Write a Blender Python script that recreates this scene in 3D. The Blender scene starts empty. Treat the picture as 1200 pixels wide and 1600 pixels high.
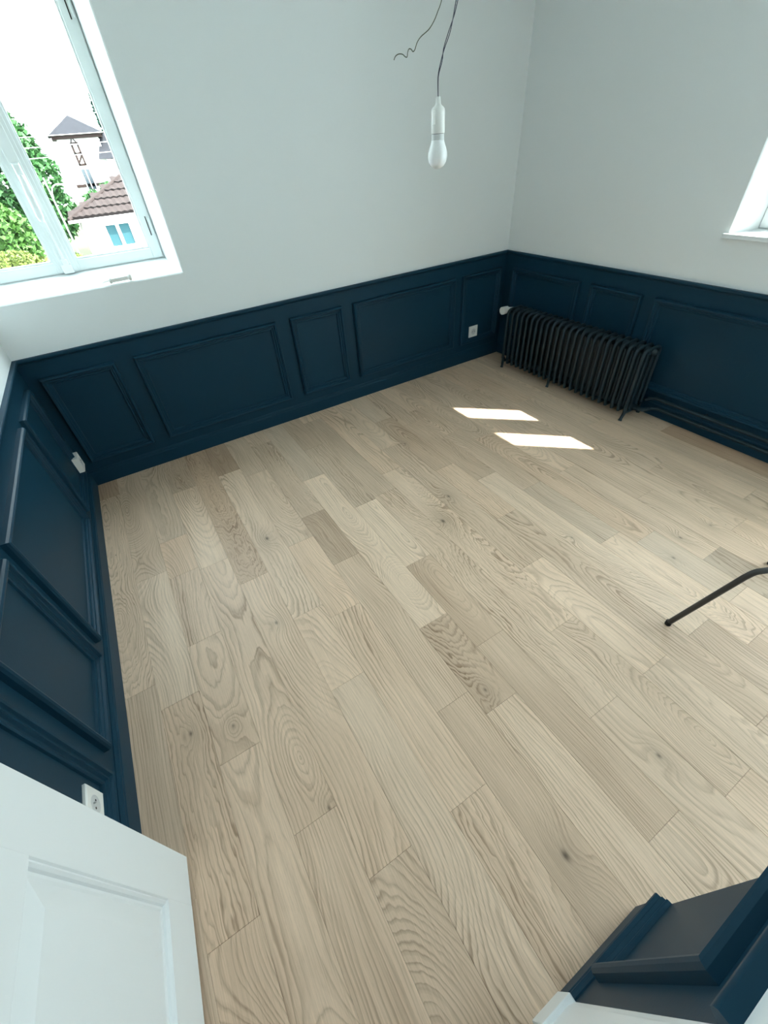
import bpy, bmesh, math, random
from mathutils import Vector, Matrix

random.seed(7)
S = 0.78                     # one module (dado height) in metres; the room is laid out in modules
sc = bpy.context.scene
col = sc.collection

# ------------------------------------------------------------------ camera
cam_d = bpy.data.cameras.new('camera')
cam = bpy.data.objects.new('camera', cam_d)
col.objects.link(cam)
r_ = Vector((0.852432, -0.518400, -0.067987))
u_ = -Vector((-0.389120, -0.542180, -0.744732))
f_ = Vector((0.349208, 0.661288, -0.663891))
m3 = Matrix((r_, u_, -f_)).transposed()
cam.matrix_world = Matrix.Translation((0.565507, -2.730067, 1.467556)) @ m3.to_4x4()
cam_d.sensor_fit = 'VERTICAL'
cam_d.sensor_height = 36.0
cam_d.lens = 649.281 / 1600 * 36
cam_d.clip_start = 0.02
cam_d.clip_end = 500
sc.camera = cam

# ------------------------------------------------------------------ sky, sun, exposure
world = bpy.data.worlds.new('sky')
sc.world = world
world.use_nodes = True
bgn = world.node_tree.nodes['Background']
bgn.inputs['Color'].default_value = (0.82, 0.95, 1.0, 1)
bgn.inputs['Strength'].default_value = 1.25

EL = math.radians(50.4)
sun_dir = Vector((-0.725 * math.cos(EL), 0.688 * math.cos(EL), -math.sin(EL)))
sd = bpy.data.lights.new('sun', 'SUN')
sd.energy = 2.2
sd.color = (1.0, 0.95, 0.86)
sd.angle = math.radians(0.6)
sun = bpy.data.objects.new('sun', sd)
sun.rotation_euler = sun_dir.to_track_quat('-Z', 'Y').to_euler()
sun.location = (8, -8, 10)
col.objects.link(sun)

sc.view_settings.view_transform = 'Standard'
sc.view_settings.look = 'None'
sc.view_settings.gamma = 1.0
sc.view_settings.use_curve_mapping = False
sc.view_settings.exposure = 3.87

# ------------------------------------------------------------------ room measures (modules)
W = 4.225
H = 3.25
YD = -3.745
XE = 1.385           # where the front wall stops

def portal(name, loc, rot, sx, sy):
    l = bpy.data.lights.new(name, 'AREA')
    l.shape = 'RECTANGLE'
    l.size = sx * S
    l.size_y = sy * S
    l.cycles.is_portal = True
    o = bpy.data.objects.new(name, l)
    o.location = Vector(loc) * S
    o.rotation_euler = rot
    col.objects.link(o)

portal('window_portal', (0.6, 0.52, 2.15), (math.radians(-90), 0, 0), 1.25, 1.75)
portal('window_portal', (W + 0.36, -2.55, 1.95), (0, math.radians(90), 0), 1.4, 1.3)

portal('window_portal', (W + 0.36, -4.13, 1.4), (0, math.radians(90), 0), 2.55, 1.1)

# ------------------------------------------------------------------ materials
def new_mat(name):
    m = bpy.data.materials.new(name)
    m.use_nodes = True
    return m, m.node_tree, m.node_tree.nodes['Principled BSDF']

def N(nt, typ, **kw):
    n = nt.nodes.new(typ)
    for k, v in kw.items():
        setattr(n, k, v)
    return n

def mth(nt, op, a, b=None, c=None):
    n = nt.nodes.new('ShaderNodeMath')
    n.operation = op
    for i, v in enumerate((a, b, c)):
        if v is None:
            continue
        if isinstance(v, (int, float)):
            n.inputs[i].default_value = v
        else:
            nt.links.new(v, n.inputs[i])
    return n.outputs[0]

def xyz(nt, a, b, c):
    n = nt.nodes.new('ShaderNodeCombineXYZ')
    for i, v in enumerate((a, b, c)):
        if isinstance(v, (int, float)):
            n.inputs[i].default_value = v
        else:
            nt.links.new(v, n.inputs[i])
    return n.outputs[0]

def noise(nt, vec, scale=1.0, detail=2.0, rough=0.5):
    n = nt.nodes.new('ShaderNodeTexNoise')
    nt.links.new(vec, n.inputs['Vector'])
    n.inputs['Scale'].default_value = scale
    n.inputs['Detail'].default_value = detail
    n.inputs['Roughness'].default_value = rough
    return n.outputs['Fac']

def mix(nt, fac, a, b, mode='MIX'):
    n = nt.nodes.new('ShaderNodeMix')
    n.data_type = 'RGBA'
    n.blend_type = mode
    for idx, v in ((0, fac), (6, a), (7, b)):
        if isinstance(v, (int, float)):
            n.inputs[idx].default_value = v
        elif isinstance(v, tuple):
            n.inputs[idx].default_value = (*v, 1) if len(v) == 3 else v
        else:
            nt.links.new(v, n.inputs[idx])
    return n.outputs[2]

def plain(name, colr, rough=0.5, spec=0.5, metal=0.0, nscale=0.0, namt=0.06, bump=0.0, bscale=200.0):
    m, nt, b = new_mat(name)
    b.inputs['Roughness'].default_value = rough
    b.inputs['Specular IOR Level'].default_value = spec
    b.inputs['Metallic'].default_value = metal
    tc = N(nt, 'ShaderNodeTexCoord').outputs['Object']
    f = noise(nt, tc, nscale or 6.0, 3)
    lo = tuple(c * (1 - namt) for c in colr)
    hi = tuple(min(1, c * (1 + namt)) for c in colr)
    nt.links.new(mix(nt, f, lo, hi), b.inputs['Base Color'])
    if bump:
        g = noise(nt, tc, bscale, 2)
        bp = N(nt, 'ShaderNodeBump')
        bp.inputs['Strength'].default_value = bump
        bp.inputs['Distance'].default_value = 0.002
        nt.links.new(g, bp.inputs['Height'])
        nt.links.new(bp.outputs[0], b.inputs['Normal'])
    return m

MAT = {}
MAT['wall'] = plain('wall_paint', (0.80, 0.835, 0.84), 0.75, 0.25, nscale=2.0, namt=0.01, bump=0.05, bscale=260)
MAT['dado'] = plain('dark_teal_paint', (0.0065, 0.037, 0.066), 0.45, 0.15, nscale=3.0, namt=0.06, bump=0.06, bscale=170)
MAT['white'] = plain('white_gloss_paint', (0.82, 0.85, 0.86), 0.35, 0.45, nscale=3.0, namt=0.01, bump=0.03, bscale=240)
MAT['frame'] = plain('window_frame_paint', (0.78, 0.82, 0.82), 0.4, 0.4, nscale=4.0, namt=0.015)
MAT['plastic'] = plain('white_plastic', (0.82, 0.82, 0.79), 0.35, 0.5, namt=0.01)
MAT['socketgrey'] = plain('grey_plastic', (0.62, 0.63, 0.63), 0.4, 0.5, namt=0.01)
MAT['hole'] = plain('dark_hole', (0.01, 0.01, 0.01), 0.7, 0.2)
MAT['radiator'] = plain('radiator_dark_paint', (0.009, 0.025, 0.035), 0.45, 0.35, nscale=9.0, namt=0.15, bump=0.08, bscale=120)
MAT['metal'] = plain('dark_painted_metal', (0.035, 0.033, 0.031), 0.42, 0.5, namt=0.08)
MAT['rubber'] = plain('black_rubber', (0.012, 0.012, 0.012), 0.7, 0.3)
MAT['wire_dark'] = plain('dark_blue_wire', (0.03, 0.035, 0.07), 0.45, 0.5)
MAT['wire_green'] = plain('grey_green_wire', (0.09, 0.11, 0.07), 0.45, 0.5)
MAT['zinc'] = plain('grey_metal', (0.45, 0.46, 0.46), 0.4, 0.5, metal=0.6)
MAT['seatwood'] = plain('seat_wood', (0.20, 0.11, 0.06), 0.45, 0.4, nscale=14, namt=0.2)
MAT['subfloor'] = plain('subfloor', (0.12, 0.085, 0.055), 0.9, 0.1)

def bulb_mat():
    m, nt, b = new_mat('frosted_bulb_glass')
    b.inputs['Base Color'].default_value = (0.92, 0.94, 0.95, 1)
    b.inputs['Roughness'].default_value = 0.28
    b.inputs['Subsurface Weight'].default_value = 0.5
    b.inputs['Subsurface Radius'].default_value = (0.03, 0.03, 0.03)
    return m
MAT['bulb'] = bulb_mat()

def glass_mat():
    m, nt, b = new_mat('window_glass')
    out = nt.nodes['Material Output']
    nt.nodes.remove(b)
    tr = N(nt, 'ShaderNodeBsdfTransparent')
    tr.inputs[0].default_value = (0.95, 0.97, 0.965, 1)
    gl = N(nt, 'ShaderNodeBsdfGlossy')
    gl.inputs['Roughness'].default_value = 0.02
    lwt = N(nt, 'ShaderNodeLayerWeight')
    lwt.inputs['Blend'].default_value = 0.5
    fac = mth(nt, 'ADD', 0.03, mth(nt, 'MULTIPLY', mth(nt, 'POWER', lwt.outputs['Facing'], 5.0), 0.9))
    mx = N(nt, 'ShaderNodeMixShader')
    nt.links.new(fac, mx.inputs[0])
    nt.links.new(tr.outputs[0], mx.inputs[1])
    nt.links.new(gl.outputs[0], mx.inputs[2])
    nt.links.new(mx.outputs[0], out.inputs['Surface'])
    return m
MAT['glass'] = glass_mat()

def oak_mat():
    m, nt, b = new_mat('pale_oiled_oak')
    L = nt.links
    tc = N(nt, 'ShaderNodeTexCoord').outputs['Object']
    sp = N(nt, 'ShaderNodeSeparateXYZ')
    L.new(tc, sp.inputs[0])
    x, y = sp.outputs[0], sp.outputs[1]
    oi = N(nt, 'ShaderNodeObjectInfo')
    rnd = oi.outputs['Random']
    seed = mth(nt, 'MULTIPLY', rnd, 137.0)
    rnd2 = mth(nt, 'FRACT', mth(nt, 'MULTIPLY', rnd, 57.31))
    rnd3 = mth(nt, 'FRACT', mth(nt, 'MULTIPLY', rnd, 191.7))

    def att(name):
        a = N(nt, 'ShaderNodeAttribute', attribute_type='OBJECT', attribute_name=name)
        return a.outputs['Fac']
    kx, ky, ks, wav = att('knot_x'), att('knot_y'), att('knot_size'), att('wavy')
    # knot
    dx = mth(nt, 'SUBTRACT', x, kx)
    dy = mth(nt, 'MULTIPLY', mth(nt, 'SUBTRACT', y, ky), 0.62)
    kd = mth(nt, 'SQRT', mth(nt, 'ADD', mth(nt, 'MULTIPLY', dx, dx), mth(nt, 'MULTIPLY', dy, dy)))
    kq = mth(nt, 'DIVIDE', kd, mth(nt, 'ADD', mth(nt, 'MULTIPLY', ks, 0.045), 0.0005))
    kbell = mth(nt, 'MULTIPLY', mth(nt, 'EXPONENT', mth(nt, 'MULTIPLY', mth(nt, 'MULTIPLY', kq, kq), -1.0)), mth(nt, 'MINIMUM', ks, 1.0))
    kcore = mth(nt, 'MULTIPLY', mth(nt, 'EXPONENT', mth(nt, 'MULTIPLY', mth(nt, 'MULTIPLY', kq, kq), -45.0)), mth(nt, 'MINIMUM', ks, 1.0))
    # growth ring field of a flat-sawn board
    dn = noise(nt, xyz(nt, seed, mth(nt, 'MULTIPLY', y, 1.15), rnd2), 1.0, 1.0)
    depth = mth(nt, 'MULTIPLY', mth(nt, 'ABSOLUTE', mth(nt, 'SUBTRACT', dn, 0.42)), 0.52)
    wn = noise(nt, xyz(nt, mth(nt, 'MULTIPLY', x, 7.0), mth(nt, 'MULTIPLY', y, 1.5), seed), 1.0, 2.0)
    xo = mth(nt, 'MULTIPLY', mth(nt, 'SUBTRACT', rnd2, 0.5), 0.30)
    xw = mth(nt, 'ADD', mth(nt, 'ADD', x, xo), mth(nt, 'MULTIPLY', mth(nt, 'SUBTRACT', wn, 0.5), 0.055))
    r = mth(nt, 'SQRT', mth(nt, 'ADD', mth(nt, 'MULTIPLY', xw, xw), mth(nt, 'MULTIPLY', depth, depth)))
    w2 = noise(nt, xyz(nt, mth(nt, 'MULTIPLY', x, 36.0), mth(nt, 'MULTIPLY', y, 9.0), mth(nt, 'ADD', seed, 9.0)), 1.0, 2.0)
    wamp = mth(nt, 'ADD', 0.006, mth(nt, 'MULTIPLY', wav, 0.034))
    r = mth(nt, 'ADD', r, mth(nt, 'MULTIPLY', mth(nt, 'SUBTRACT', w2, 0.5), wamp))
    r = mth(nt, 'ADD', r, mth(nt, 'MULTIPLY', kbell, 0.055))
    rv = noise(nt, xyz(nt, mth(nt, 'MULTIPLY', r, 42.0), seed, mth(nt, 'MULTIPLY', y, 0.6)), 1.0, 3.0, 0.65)
    r = mth(nt, 'ADD', r, mth(nt, 'MULTIPLY', mth(nt, 'SUBTRACT', rv, 0.5), 0.030))
    fr = mth(nt, 'ADD', 70.0, mth(nt, 'MULTIPLY', rnd3, 75.0))
    ring = mth(nt, 'FRACT', mth(nt, 'MULTIPLY', r, fr))
    ramp = N(nt, 'ShaderNodeValToRGB')
    e = ramp.color_ramp.elements
    e[0].position = 0.0; e[0].color = (0.55, 0.55, 0.55, 1)
    e[1].position = 0.12; e[1].color = (0.05, 0.05, 0.05, 1)
    for p, v in ((0.55, 0.12), (0.86, 0.75), (0.93, 1.0), (1.0, 0.55)):
        q = e.new(p); q.color = (v, v, v, 1)
    L.new(ring, ramp.inputs[0])
    band = ramp.outputs[0]
    # fade of the figure, fibres, pores, broad tone
    fade = noise(nt, xyz(nt, mth(nt, 'MULTIPLY', x, 9.0), mth(nt, 'MULTIPLY', y, 2.0), mth(nt, 'ADD', seed, 31.0)), 1.0, 2.0)
    fib = noise(nt, xyz(nt, mth(nt, 'MULTIPLY', x, 330.0), mth(nt, 'MULTIPLY', y, 5.0), seed), 1.0, 3.0, 0.6)
    por = noise(nt, xyz(nt, mth(nt, 'MULTIPLY', x, 900.0), mth(nt, 'MULTIPLY', y, 45.0), mth(nt, 'ADD', seed, 3.0)), 1.0, 1.0)
    pores = mth(nt, 'MULTIPLY', mth(nt, 'MAXIMUM', mth(nt, 'SUBTRACT', por, 0.58), 0.0), 1.6)
    broad = noise(nt, xyz(nt, mth(nt, 'MULTIPLY', x, 11.0), mth(nt, 'MULTIPLY', y, 1.7), mth(nt, 'ADD', seed, 60.0)), 1.0, 3.0)
    amt = mth(nt, 'MULTIPLY', mth(nt, 'ADD', 0.06, mth(nt, 'MULTIPLY', mth(nt, 'MULTIPLY', fade, fade), 1.55)), band)
    amt = mth(nt, 'MULTIPLY', amt, mth(nt, 'ADD', 0.84, mth(nt, 'MULTIPLY', wav, 0.35)))
    amt = mth(nt, 'ADD', amt, mth(nt, 'MULTIPLY', mth(nt, 'SUBTRACT', fib, 0.5), 0.75))
    amt = mth(nt, 'ADD', amt, mth(nt, 'MULTIPLY', mth(nt, 'SUBTRACT', broad, 0.5), 0.55))
    amt = mth(nt, 'ADD', amt, mth(nt, 'MULTIPLY', pores, 0.6))
    amt = mth(nt, 'MAXIMUM', mth(nt, 'MINIMUM', mth(nt, 'ADD', amt, 0.18), 1.3), 0.0)
    base = mix(nt, amt, OAK_LIGHT, OAK_DARK)
    base = mix(nt, mth(nt, 'MULTIPLY', kbell, 0.28), base, (0.22, 0.155, 0.105))
    base = mix(nt, mth(nt, 'MULTIPLY', kcore, 0.85), base, (0.075, 0.05, 0.034))
    # tiny pin knots
    vo = N(nt, 'ShaderNodeTexVoronoi')
    L.new(xyz(nt, mth(nt, 'MULTIPLY', x, 5.0), mth(nt, 'MULTIPLY', y, 3.2), seed), vo.inputs['Vector'])
    vo.inputs['Scale'].default_value = 1.0
    pin = mth(nt, 'LESS_THAN', vo.outputs['Distance'], 0.016)
    base = mix(nt, mth(nt, 'MULTIPLY', pin, 0.75), base, (0.06, 0.04, 0.03))
    tone = N(nt, 'ShaderNodeMix', data_type='RGBA', blend_type='MULTIPLY')
    tone.inputs[0].default_value = 1.0
    L.new(base, tone.inputs[6])
    L.new(oi.outputs['Color'], tone.inputs[7])
    L.new(tone.outputs[2], b.inputs['Base Color'])
    b.inputs['Roughness'].default_value = 0.46
    b.inputs['Specular IOR Level'].default_value = 0.36
    bp = N(nt, 'ShaderNodeBump')
    bp.inputs['Strength'].default_value = 0.12
    bp.inputs['Distance'].default_value = 0.001
    L.new(mth(nt, 'ADD', mth(nt, 'MULTIPLY', amt, -1.0), mth(nt, 'MULTIPLY', pores, -1.0)), bp.inputs['Height'])
    L.new(bp.outputs[0], b.inputs['Normal'])
    return m
OAK_LIGHT = (0.83, 0.615, 0.45)
OAK_DARK = (0.34, 0.215, 0.135)
MAT['oak'] = oak_mat()

# ------------------------------------------------------------------ mesh helpers
def world_pos(o):
    p = Vector((0, 0, 0))
    while o is not None:
        p += o.location
        o = o.parent
    return p

class MB:
    """collects polygons (module coordinates), builds one mesh object"""
    def __init__(self, s=S):
        self.v = []; self.f = []; self.s = s
    def add(self, vs, fs):
        o = len(self.v)
        self.v += [tuple(v) for v in vs]
        self.f += [tuple(i + o for i in f) for f in fs]
        return self
    def box(self, x0, x1, y0, y1, z0, z1):
        vs = [(x, y, z) for z in (z0, z1) for y in (y0, y1) for x in (x0, x1)]
        return self.add(vs, [(0, 2, 3, 1), (4, 5, 7, 6), (0, 1, 5, 4), (2, 6, 7, 3), (0, 4, 6, 2), (1, 3, 7, 5)])
    def prism(self, a, b, close=True):
        """two equal rings a and b of points joined and capped"""
        n = len(a)
        fs = [(i, (i + 1) % n, n + (i + 1) % n, n + i) for i in range(n)]
        if close:
            fs += [tuple(range(n)), tuple(range(n, 2 * n))]
        return self.add(list(a) + list(b), fs)
    def tube(self, pts, rad, n=10, cap=True):
        pts = [Vector(p) for p in pts]
        rads = rad if isinstance(rad, (list, tuple)) else [rad] * len(pts)
        rings = []
        t0 = (pts[1] - pts[0]).normalized()
        up = Vector((0, 0, 1)) if abs(t0.z) < 0.9 else Vector((1, 0, 0))
        nrm = (up - t0 * up.dot(t0)).normalized()
        for i, p in enumerate(pts):
            if i == 0: t = pts[1] - pts[0]
            elif i == len(pts) - 1: t = pts[-1] - pts[-2]
            else: t = (pts[i + 1] - pts[i]).normalized() + (pts[i] - pts[i - 1]).normalized()
            t.normalize()
            nrm = (nrm - t * nrm.dot(t)).normalized()
            bi = t.cross(nrm)
            rings.append([p + (nrm * math.cos(2 * math.pi * k / n) + bi * math.sin(2 * math.pi * k / n)) * rads[i] for k in range(n)])
        vs = [v for r in rings for v in r]
        fs = []
        for i in range(len(rings) - 1):
            for k in range(n):
                fs.append((i * n + k, i * n + (k + 1) % n, (i + 1) * n + (k + 1) % n, (i + 1) * n + k))
        if cap:
            fs += [tuple(range(n)), tuple(range((len(rings) - 1) * n, len(rings) * n))]
        return self.add(vs, fs)
    def lathe(self, prof, cx, cy, n=24):
        vs = []; fs = []
        for (r, z) in prof:
            vs += [(cx + r * math.cos(2 * math.pi * k / n), cy + r * math.sin(2 * math.pi * k / n), z) for k in range(n)]
        for i in range(len(prof) - 1):
            for k in range(n):
                fs.append((i * n + k, i * n + (k + 1) % n, (i + 1) * n + (k + 1) % n, (i + 1) * n + k))
        fs += [tuple(range(n)), tuple(range((len(prof) - 1) * n, len(prof) * n))]
        return self.add(vs, fs)
    def build(self, name, mat, parent=None, origin=(0, 0, 0), smooth=False, bevel=0.0, seg=2):
        bm = bmesh.new()
        base = world_pos(parent) if parent is not None else Vector(origin) * self.s
        vs = [bm.verts.new(Vector(v) * self.s - base) for v in self.v]
        for f in self.f:
            try: bm.faces.new([vs[i] for i in f])
            except ValueError: pass
        bmesh.ops.recalc_face_normals(bm, faces=bm.faces)
        if bevel:
            ed = [e for e in bm.edges if len(e.link_faces) == 2 and e.calc_face_angle(0) > 0.6]
            bmesh.ops.bevel(bm, geom=ed, offset=bevel, segments=seg, affect='EDGES', profile=0.6)
        me = bpy.data.meshes.new(name)
        bm.to_mesh(me); bm.free()
        if smooth:
            me.polygons.foreach_set('use_smooth', [True] * len(me.polygons))
            if smooth != 'full':
                me.set_sharp_from_angle(angle=math.radians(40))
        me.materials.append(MAT[mat])
        o = bpy.data.objects.new(name, me)
        col.objects.link(o)
        if parent is not None: o.parent = parent
        else: o.location = base
        return o

def empty(name, loc, s=S):
    o = bpy.data.objects.new(name, None)
    o.empty_display_size = 0.1
    col.objects.link(o)
    o.location = Vector(loc) * s
    o.matrix_world = Matrix.Translation(Vector(loc) * s)
    return o

def tag(o, label=None, cat=None, group=None, kind=None):
    if label: o['label'] = label
    if cat: o['category'] = cat
    if group: o['group'] = group
    if kind: o['kind'] = kind
    return o

def struct(o): return tag(o, kind='structure')

def copy_part(o, parent, off):
    c = o.copy(); col.objects.link(c); c.parent = parent
    c.location = o.location + Vector(off)
    return c

# ------------------------------------------------------------------ shell: floor, ceiling, walls
fl = struct(MB().box(-0.2, W + 0.35, -5.75, 0.5, -0.25, -0.022).build('floor', 'subfloor'))
struct(MB().box(-0.2, W + 0.35, -5.75, 0.5, H, H + 0.15).build('ceiling', 'wall'))

def wall_hole(place, u0, u1, v0, v1, rings, thick):
    """wall with one window opening; rings = [(rect, depth)...] from the room face outwards"""
    mb = MB()
    def q(rect, w):
        a0, a1, b0, b1 = rect
        return [place(a0, b0, w), place(a1, b0, w), place(a1, b1, w), place(a0, b1, w)]
    loops = [q((u0, u1, v0, v1), 0.0)] + [q(r, w) for r, w in rings] + [q(rings[-1][0], thick), q((u0, u1, v0, v1), thick)]
    vs = [p for l in loops for p in l]
    fs = []
    for i in range(len(loops)):
        j = (i + 1) % len(loops)
        for k in range(4):
            fs.append((i * 4 + k, i * 4 + (k + 1) % 4, j * 4 + (k + 1) % 4, j * 4 + k))
    return mb.add(vs, fs)

# back wall with the tall window, splayed plaster reveal
A_open = (0.03, 1.183, 1.308, 2.98)
A_in = (0.05, 1.146, 1.360, 2.95)
ch = 0.007
wall_back = struct(wall_hole(lambda u, v, w: (u, w, v), -0.2, W + 0.35, -0.25, H,
    [((A_open[0] - ch, A_open[1] + ch, A_open[2] - ch, A_open[3] + ch), 0.0), (A_open, ch), (A_in, 0.35)], 0.5).build('wall_back', 'wall'))
# right wall with the sunny window
B_open = (1.925, 3.17, 1.29, 2.66)
B_in = (1.985, 3.11, 1.30, 2.64)
wb_ = wall_hole(lambda u, v, w: (W + w, -u, v), 0.0, 3.5, -0.25, H,
    [((B_open[0] - ch, B_open[1] + ch, B_open[2] - ch, B_open[3] + ch), 0.0), (B_open, ch), (B_in, 0.2)], 0.35)
# window added out of view for light from the right, in the alcove
C_open = (3.58, 4.68, 0.14, 2.66)
C_in = (3.61, 4.65, 0.15, 2.64)
wc_ = wall_hole(lambda u, v, w: (W + w, -u, v), 3.5, 4.85, -0.25, H,
    [((C_open[0] - ch, C_open[1] + ch, C_open[2] - ch, C_open[3] + ch), 0.0), (C_open, ch), (C_in, 0.2)], 0.35)
wall_right = struct(wb_.add(wc_.v, wc_.f).build('wall_right', 'wall'))
# added unseen block outside, put there to keep the sun off the alcove window
struct(MB().box(W + .35, 5.75, -7.5, -4.85, -7.05, H + 1.2).build('wall_added_sunblock', 'wall'))
wall_left = struct(MB().box(-0.2, 0, -5.75, 0, -0.25, H).build('wall_left', 'wall'))
mb = MB().box(0.93, XE, YD - 0.185, YD, -0.02, H).box(0, 0.93, YD - 0.185, YD, 2.66, H).box(0, 0.055, YD - 0.185, YD, -0.02, 2.66)
wall_front = struct(mb.build('wall_front', 'wall'))
struct(MB().box(1.2, XE, -5.6, YD - 0.185, -0.02, H).build('wall_alcove_side', 'wall'))
struct(MB().box(XE, W, -4.85, -4.7, -0.02, H).build('wall_alcove_back', 'wall'))
struct(MB().box(0, XE, -5.75, -5.6, -0.02, H).build('wall_hall', 'wall'))

# ------------------------------------------------------------------ oak planks, one object each
JO = {0: [-.26, -2.05], 1: [-1.305, -2.2, -3.1], 2: [-1.03, -1.39, -1.93, -2.58, -3.6], 3: [-.515, -1.42, -2.963],
      4: [-1.68, -3.215], 5: [-.5, -2.08, -2.55, -3.75], 6: [-.64, -1.555, -2.188, -3.21], 7: [-.25, -1.354, -1.86, -2.893],
      8: [-.97, -2.507, -3.014], 9: [-.578, -1.47, -2.118, -2.745, -3.645], 10: [-.155, -1.45, -3.263], 11: [-1.25, -2.885],
      12: [-.965, -2.51], 13: [-.55, -1.455, -2.117, -3.64], 14: [-.75, -1.728, -3.259], 15: [-.576, -1.1, -2.0, -2.63],
      16: [-1.3, -2.741, -3.258], 17: [-.85, -2.005, -3.027], 18: [-1.45, -2.5], 19: [-.6, -1.9, -2.99], 20: [-.09, -1.063, -2.353],
      21: [-1.7, -2.88], 22: [-.9, -2.6], 23: [-1.1, -2.09]}
# (row, piece): (brightness, redness)  - colours the single boards have
TN = {(0, 0): (.72, .10), (0, 1): (1.04, 0), (1, 0): (.93, .01), (1, 1): (1.10, -.02), (1, 2): (.97, .03), (1, 3): (.98, .03),
      (2, 0): (.90, 0), (2, 1): (.99, .05), (2, 2): (1.0, .02), (2, 3): (1.0, .02), (3, 0): (.80, .03), (3, 1): (1.07, 0), (3, 2): (1.02, .02), (3, 3): (.98, .02),
      (4, 0): (.80, .07), (4, 1): (1.03, .02), (5, 0): (.70, .07), (5, 1): (1.03, .0), (5, 2): (1.03, .02), (6, 0): (.94, 0), (6, 1): (.98, .0), (6, 2): (1.04, .03),
      (7, 0): (.98, 0), (7, 1): (.90, 0), (7, 2): (.76, .03), (7, 3): (.96, .01), (7, 4): (.93, .02), (8, 0): (.93, -.03), (8, 1): (1.14, -.02), (8, 2): (.83, .03), (8, 3): (1.05, 0),
      (9, 0): (.86, .01), (9, 1): (.90, -.01), (9, 2): (1.12, -.02), (9, 3): (.86, .03), (9, 4): (.88, .02), (9, 5): (.97, 0),
      (10, 0): (1.0, 0), (10, 1): (.90, 0), (10, 2): (1.0, 0), (10, 3): (.98, 0), (11, 1): (1.05, .0), (11, 2): (1.02, 0), (12, 1): (.92, .01), (12, 2): (1.08, 0),
      (13, 1): (.86, .04), (13, 2): (1.0, .03), (13, 3): (.95, 0), (14, 1): (.88, .03), (14, 2): (1.10, -.02), (15, 2): (.93, .01), (15, 3): (.90, -.02), (15, 4): (1.08, 0), (16, 1): (.97, .03),
      (16, 2): (.93, -.03), (16, 3): (1.05, -.01), (17, 2): (1.0, 0), (17, 3): (.74, -.03), (18, 1): (.96, .01), (19, 1): (.96, 0), (19, 2): (.97, 0), (20, 2): (.96, -.01), (20, 3): (.94, 0),
      (22, 1): (.96, 0), (23, 1): (.93, .0), (23, 2): (.72, .10)}
# (row, piece): knot (x, y in modules) and size
KN = {(5, 1): (0.955, -1.40, 1.1), (3, 2): (0.66, -2.955, .7), (11, 1): (1.985, -1.93, 1.3), (1, 2): (.26, -2.38, .8), (14, 2): (2.53, -2.5, .6),
      (8, 2): (1.46, -2.93, .7), (9, 5): (1.66, -3.9, .8), (13, 1): (2.30, -1.0, .7), (17, 2): (3.04, -2.86, .8), (16, 2): (2.86, -2.93, .7),
      (10, 3): (1.85, -3.5, .8), (7, 4): (1.30, -3.52, 1.2), (2, 3): (.43, -2.45, .6), (12, 1): (2.17, -1.75, .9), (18, 2): (3.28, -2.9, .6), (4, 1): (.78, -2.05, .8)}
WV = {(4, 0): 1.0, (1, 2): 1.0, (6, 3): .3, (8, 2): .9, (6, 4): 1.0, (10, 2): .8, (9, 1): .6, (7, 1): .7, (2, 2): .5, (11, 1): .7, (5, 1): .4, (0, 1): .5, (17, 3): .7, (13, 2): .5, (12, 1): .5, (3, 0): .8}
END = -5.6
for row in range(25):
    x0 = 0.0 if row == 0 else 0.16 + 0.176 * (row - 1)
    x1 = min(W, 0.16 + 0.176 * row)
    cuts = [0.0] + JO.get(row, [])
    while cuts[-1] > END + 1.2:
        cuts.append(cuts[-1] - random.uniform(0.7, 1.3))
    if cuts[-1] < END + .25: cuts.pop()
    cuts.append(END)
    for i in range(len(cuts) - 1):
        if row == 24 and i > 0: pass
        ya, yb = cuts[i], cuts[i + 1]
        g = 0.0003
        t = 0.02
        c = 0.0011
        xa, xb, yc, yd = x0 + g, x1 - g, yb + g, ya - g
        z0, z1, z2 = -t, -c * 0.8, 0.0
        ring = lambda ins, z: [(xa + ins, yc + ins, z), (xb - ins, yc + ins, z), (xb - ins, yd - ins, z), (xa + ins, yd - ins, z)]
        mb = MB()
        vs = ring(0, z0) + ring(0, z1) + ring(c, z2)
        fs = [(8, 9, 10, 11)]
        for k in range(4):
            for l in (0, 4):
                fs.append((l + k, l + (k + 1) % 4, l + 4 + (k + 1) % 4, l + 4 + k))
        mb.add(vs, fs)
        o = mb.build('plank', 'oak', None, ((x0 + x1) / 2, (ya + yb) / 2, 0))
        loc = o.location.copy()
        o.parent = fl
        o.location = loc
        br, rd = TN.get((row, i), (random.uniform(.91, 1.05), random.uniform(-.02, .03)))
        o.color = (br * (1 + rd * 0.5), br * (1 - rd * 0.4), br * (1 - rd * 1.1), 1)
        k = KN.get((row, i))
        o['knot_x'] = float((k[0] - (x0 + x1) / 2) * S) if k else 5.0
        o['knot_y'] = float((k[1] - (ya + yb) / 2) * S) if k else 5.0
        o['knot_size'] = float(k[2]) if k else 0.001
        o['wavy'] = float(WV.get((row, i), random.choice((0, 0, .1, .2, .35))))

# ------------------------------------------------------------------ dado: board, mouldings, rail, baseboard
def fA(u, v, n): return (u, -n, v)
def fC(u, v, n): return (n, -u, v)
def fB(u, v, n): return (W - n, -u, v)
def fD(u, v, n): return (u, YD + n, v)
TB = 0.004
PROF = [(0, 0), (0, .020), (.004, .029), (.010, .033), (.018, .031), (.022, .022), (.024, .020), (.032, .021), (.036, .014), (.038, .012), (.047, .013), (.052, .009), (.054, 0)]

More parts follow.
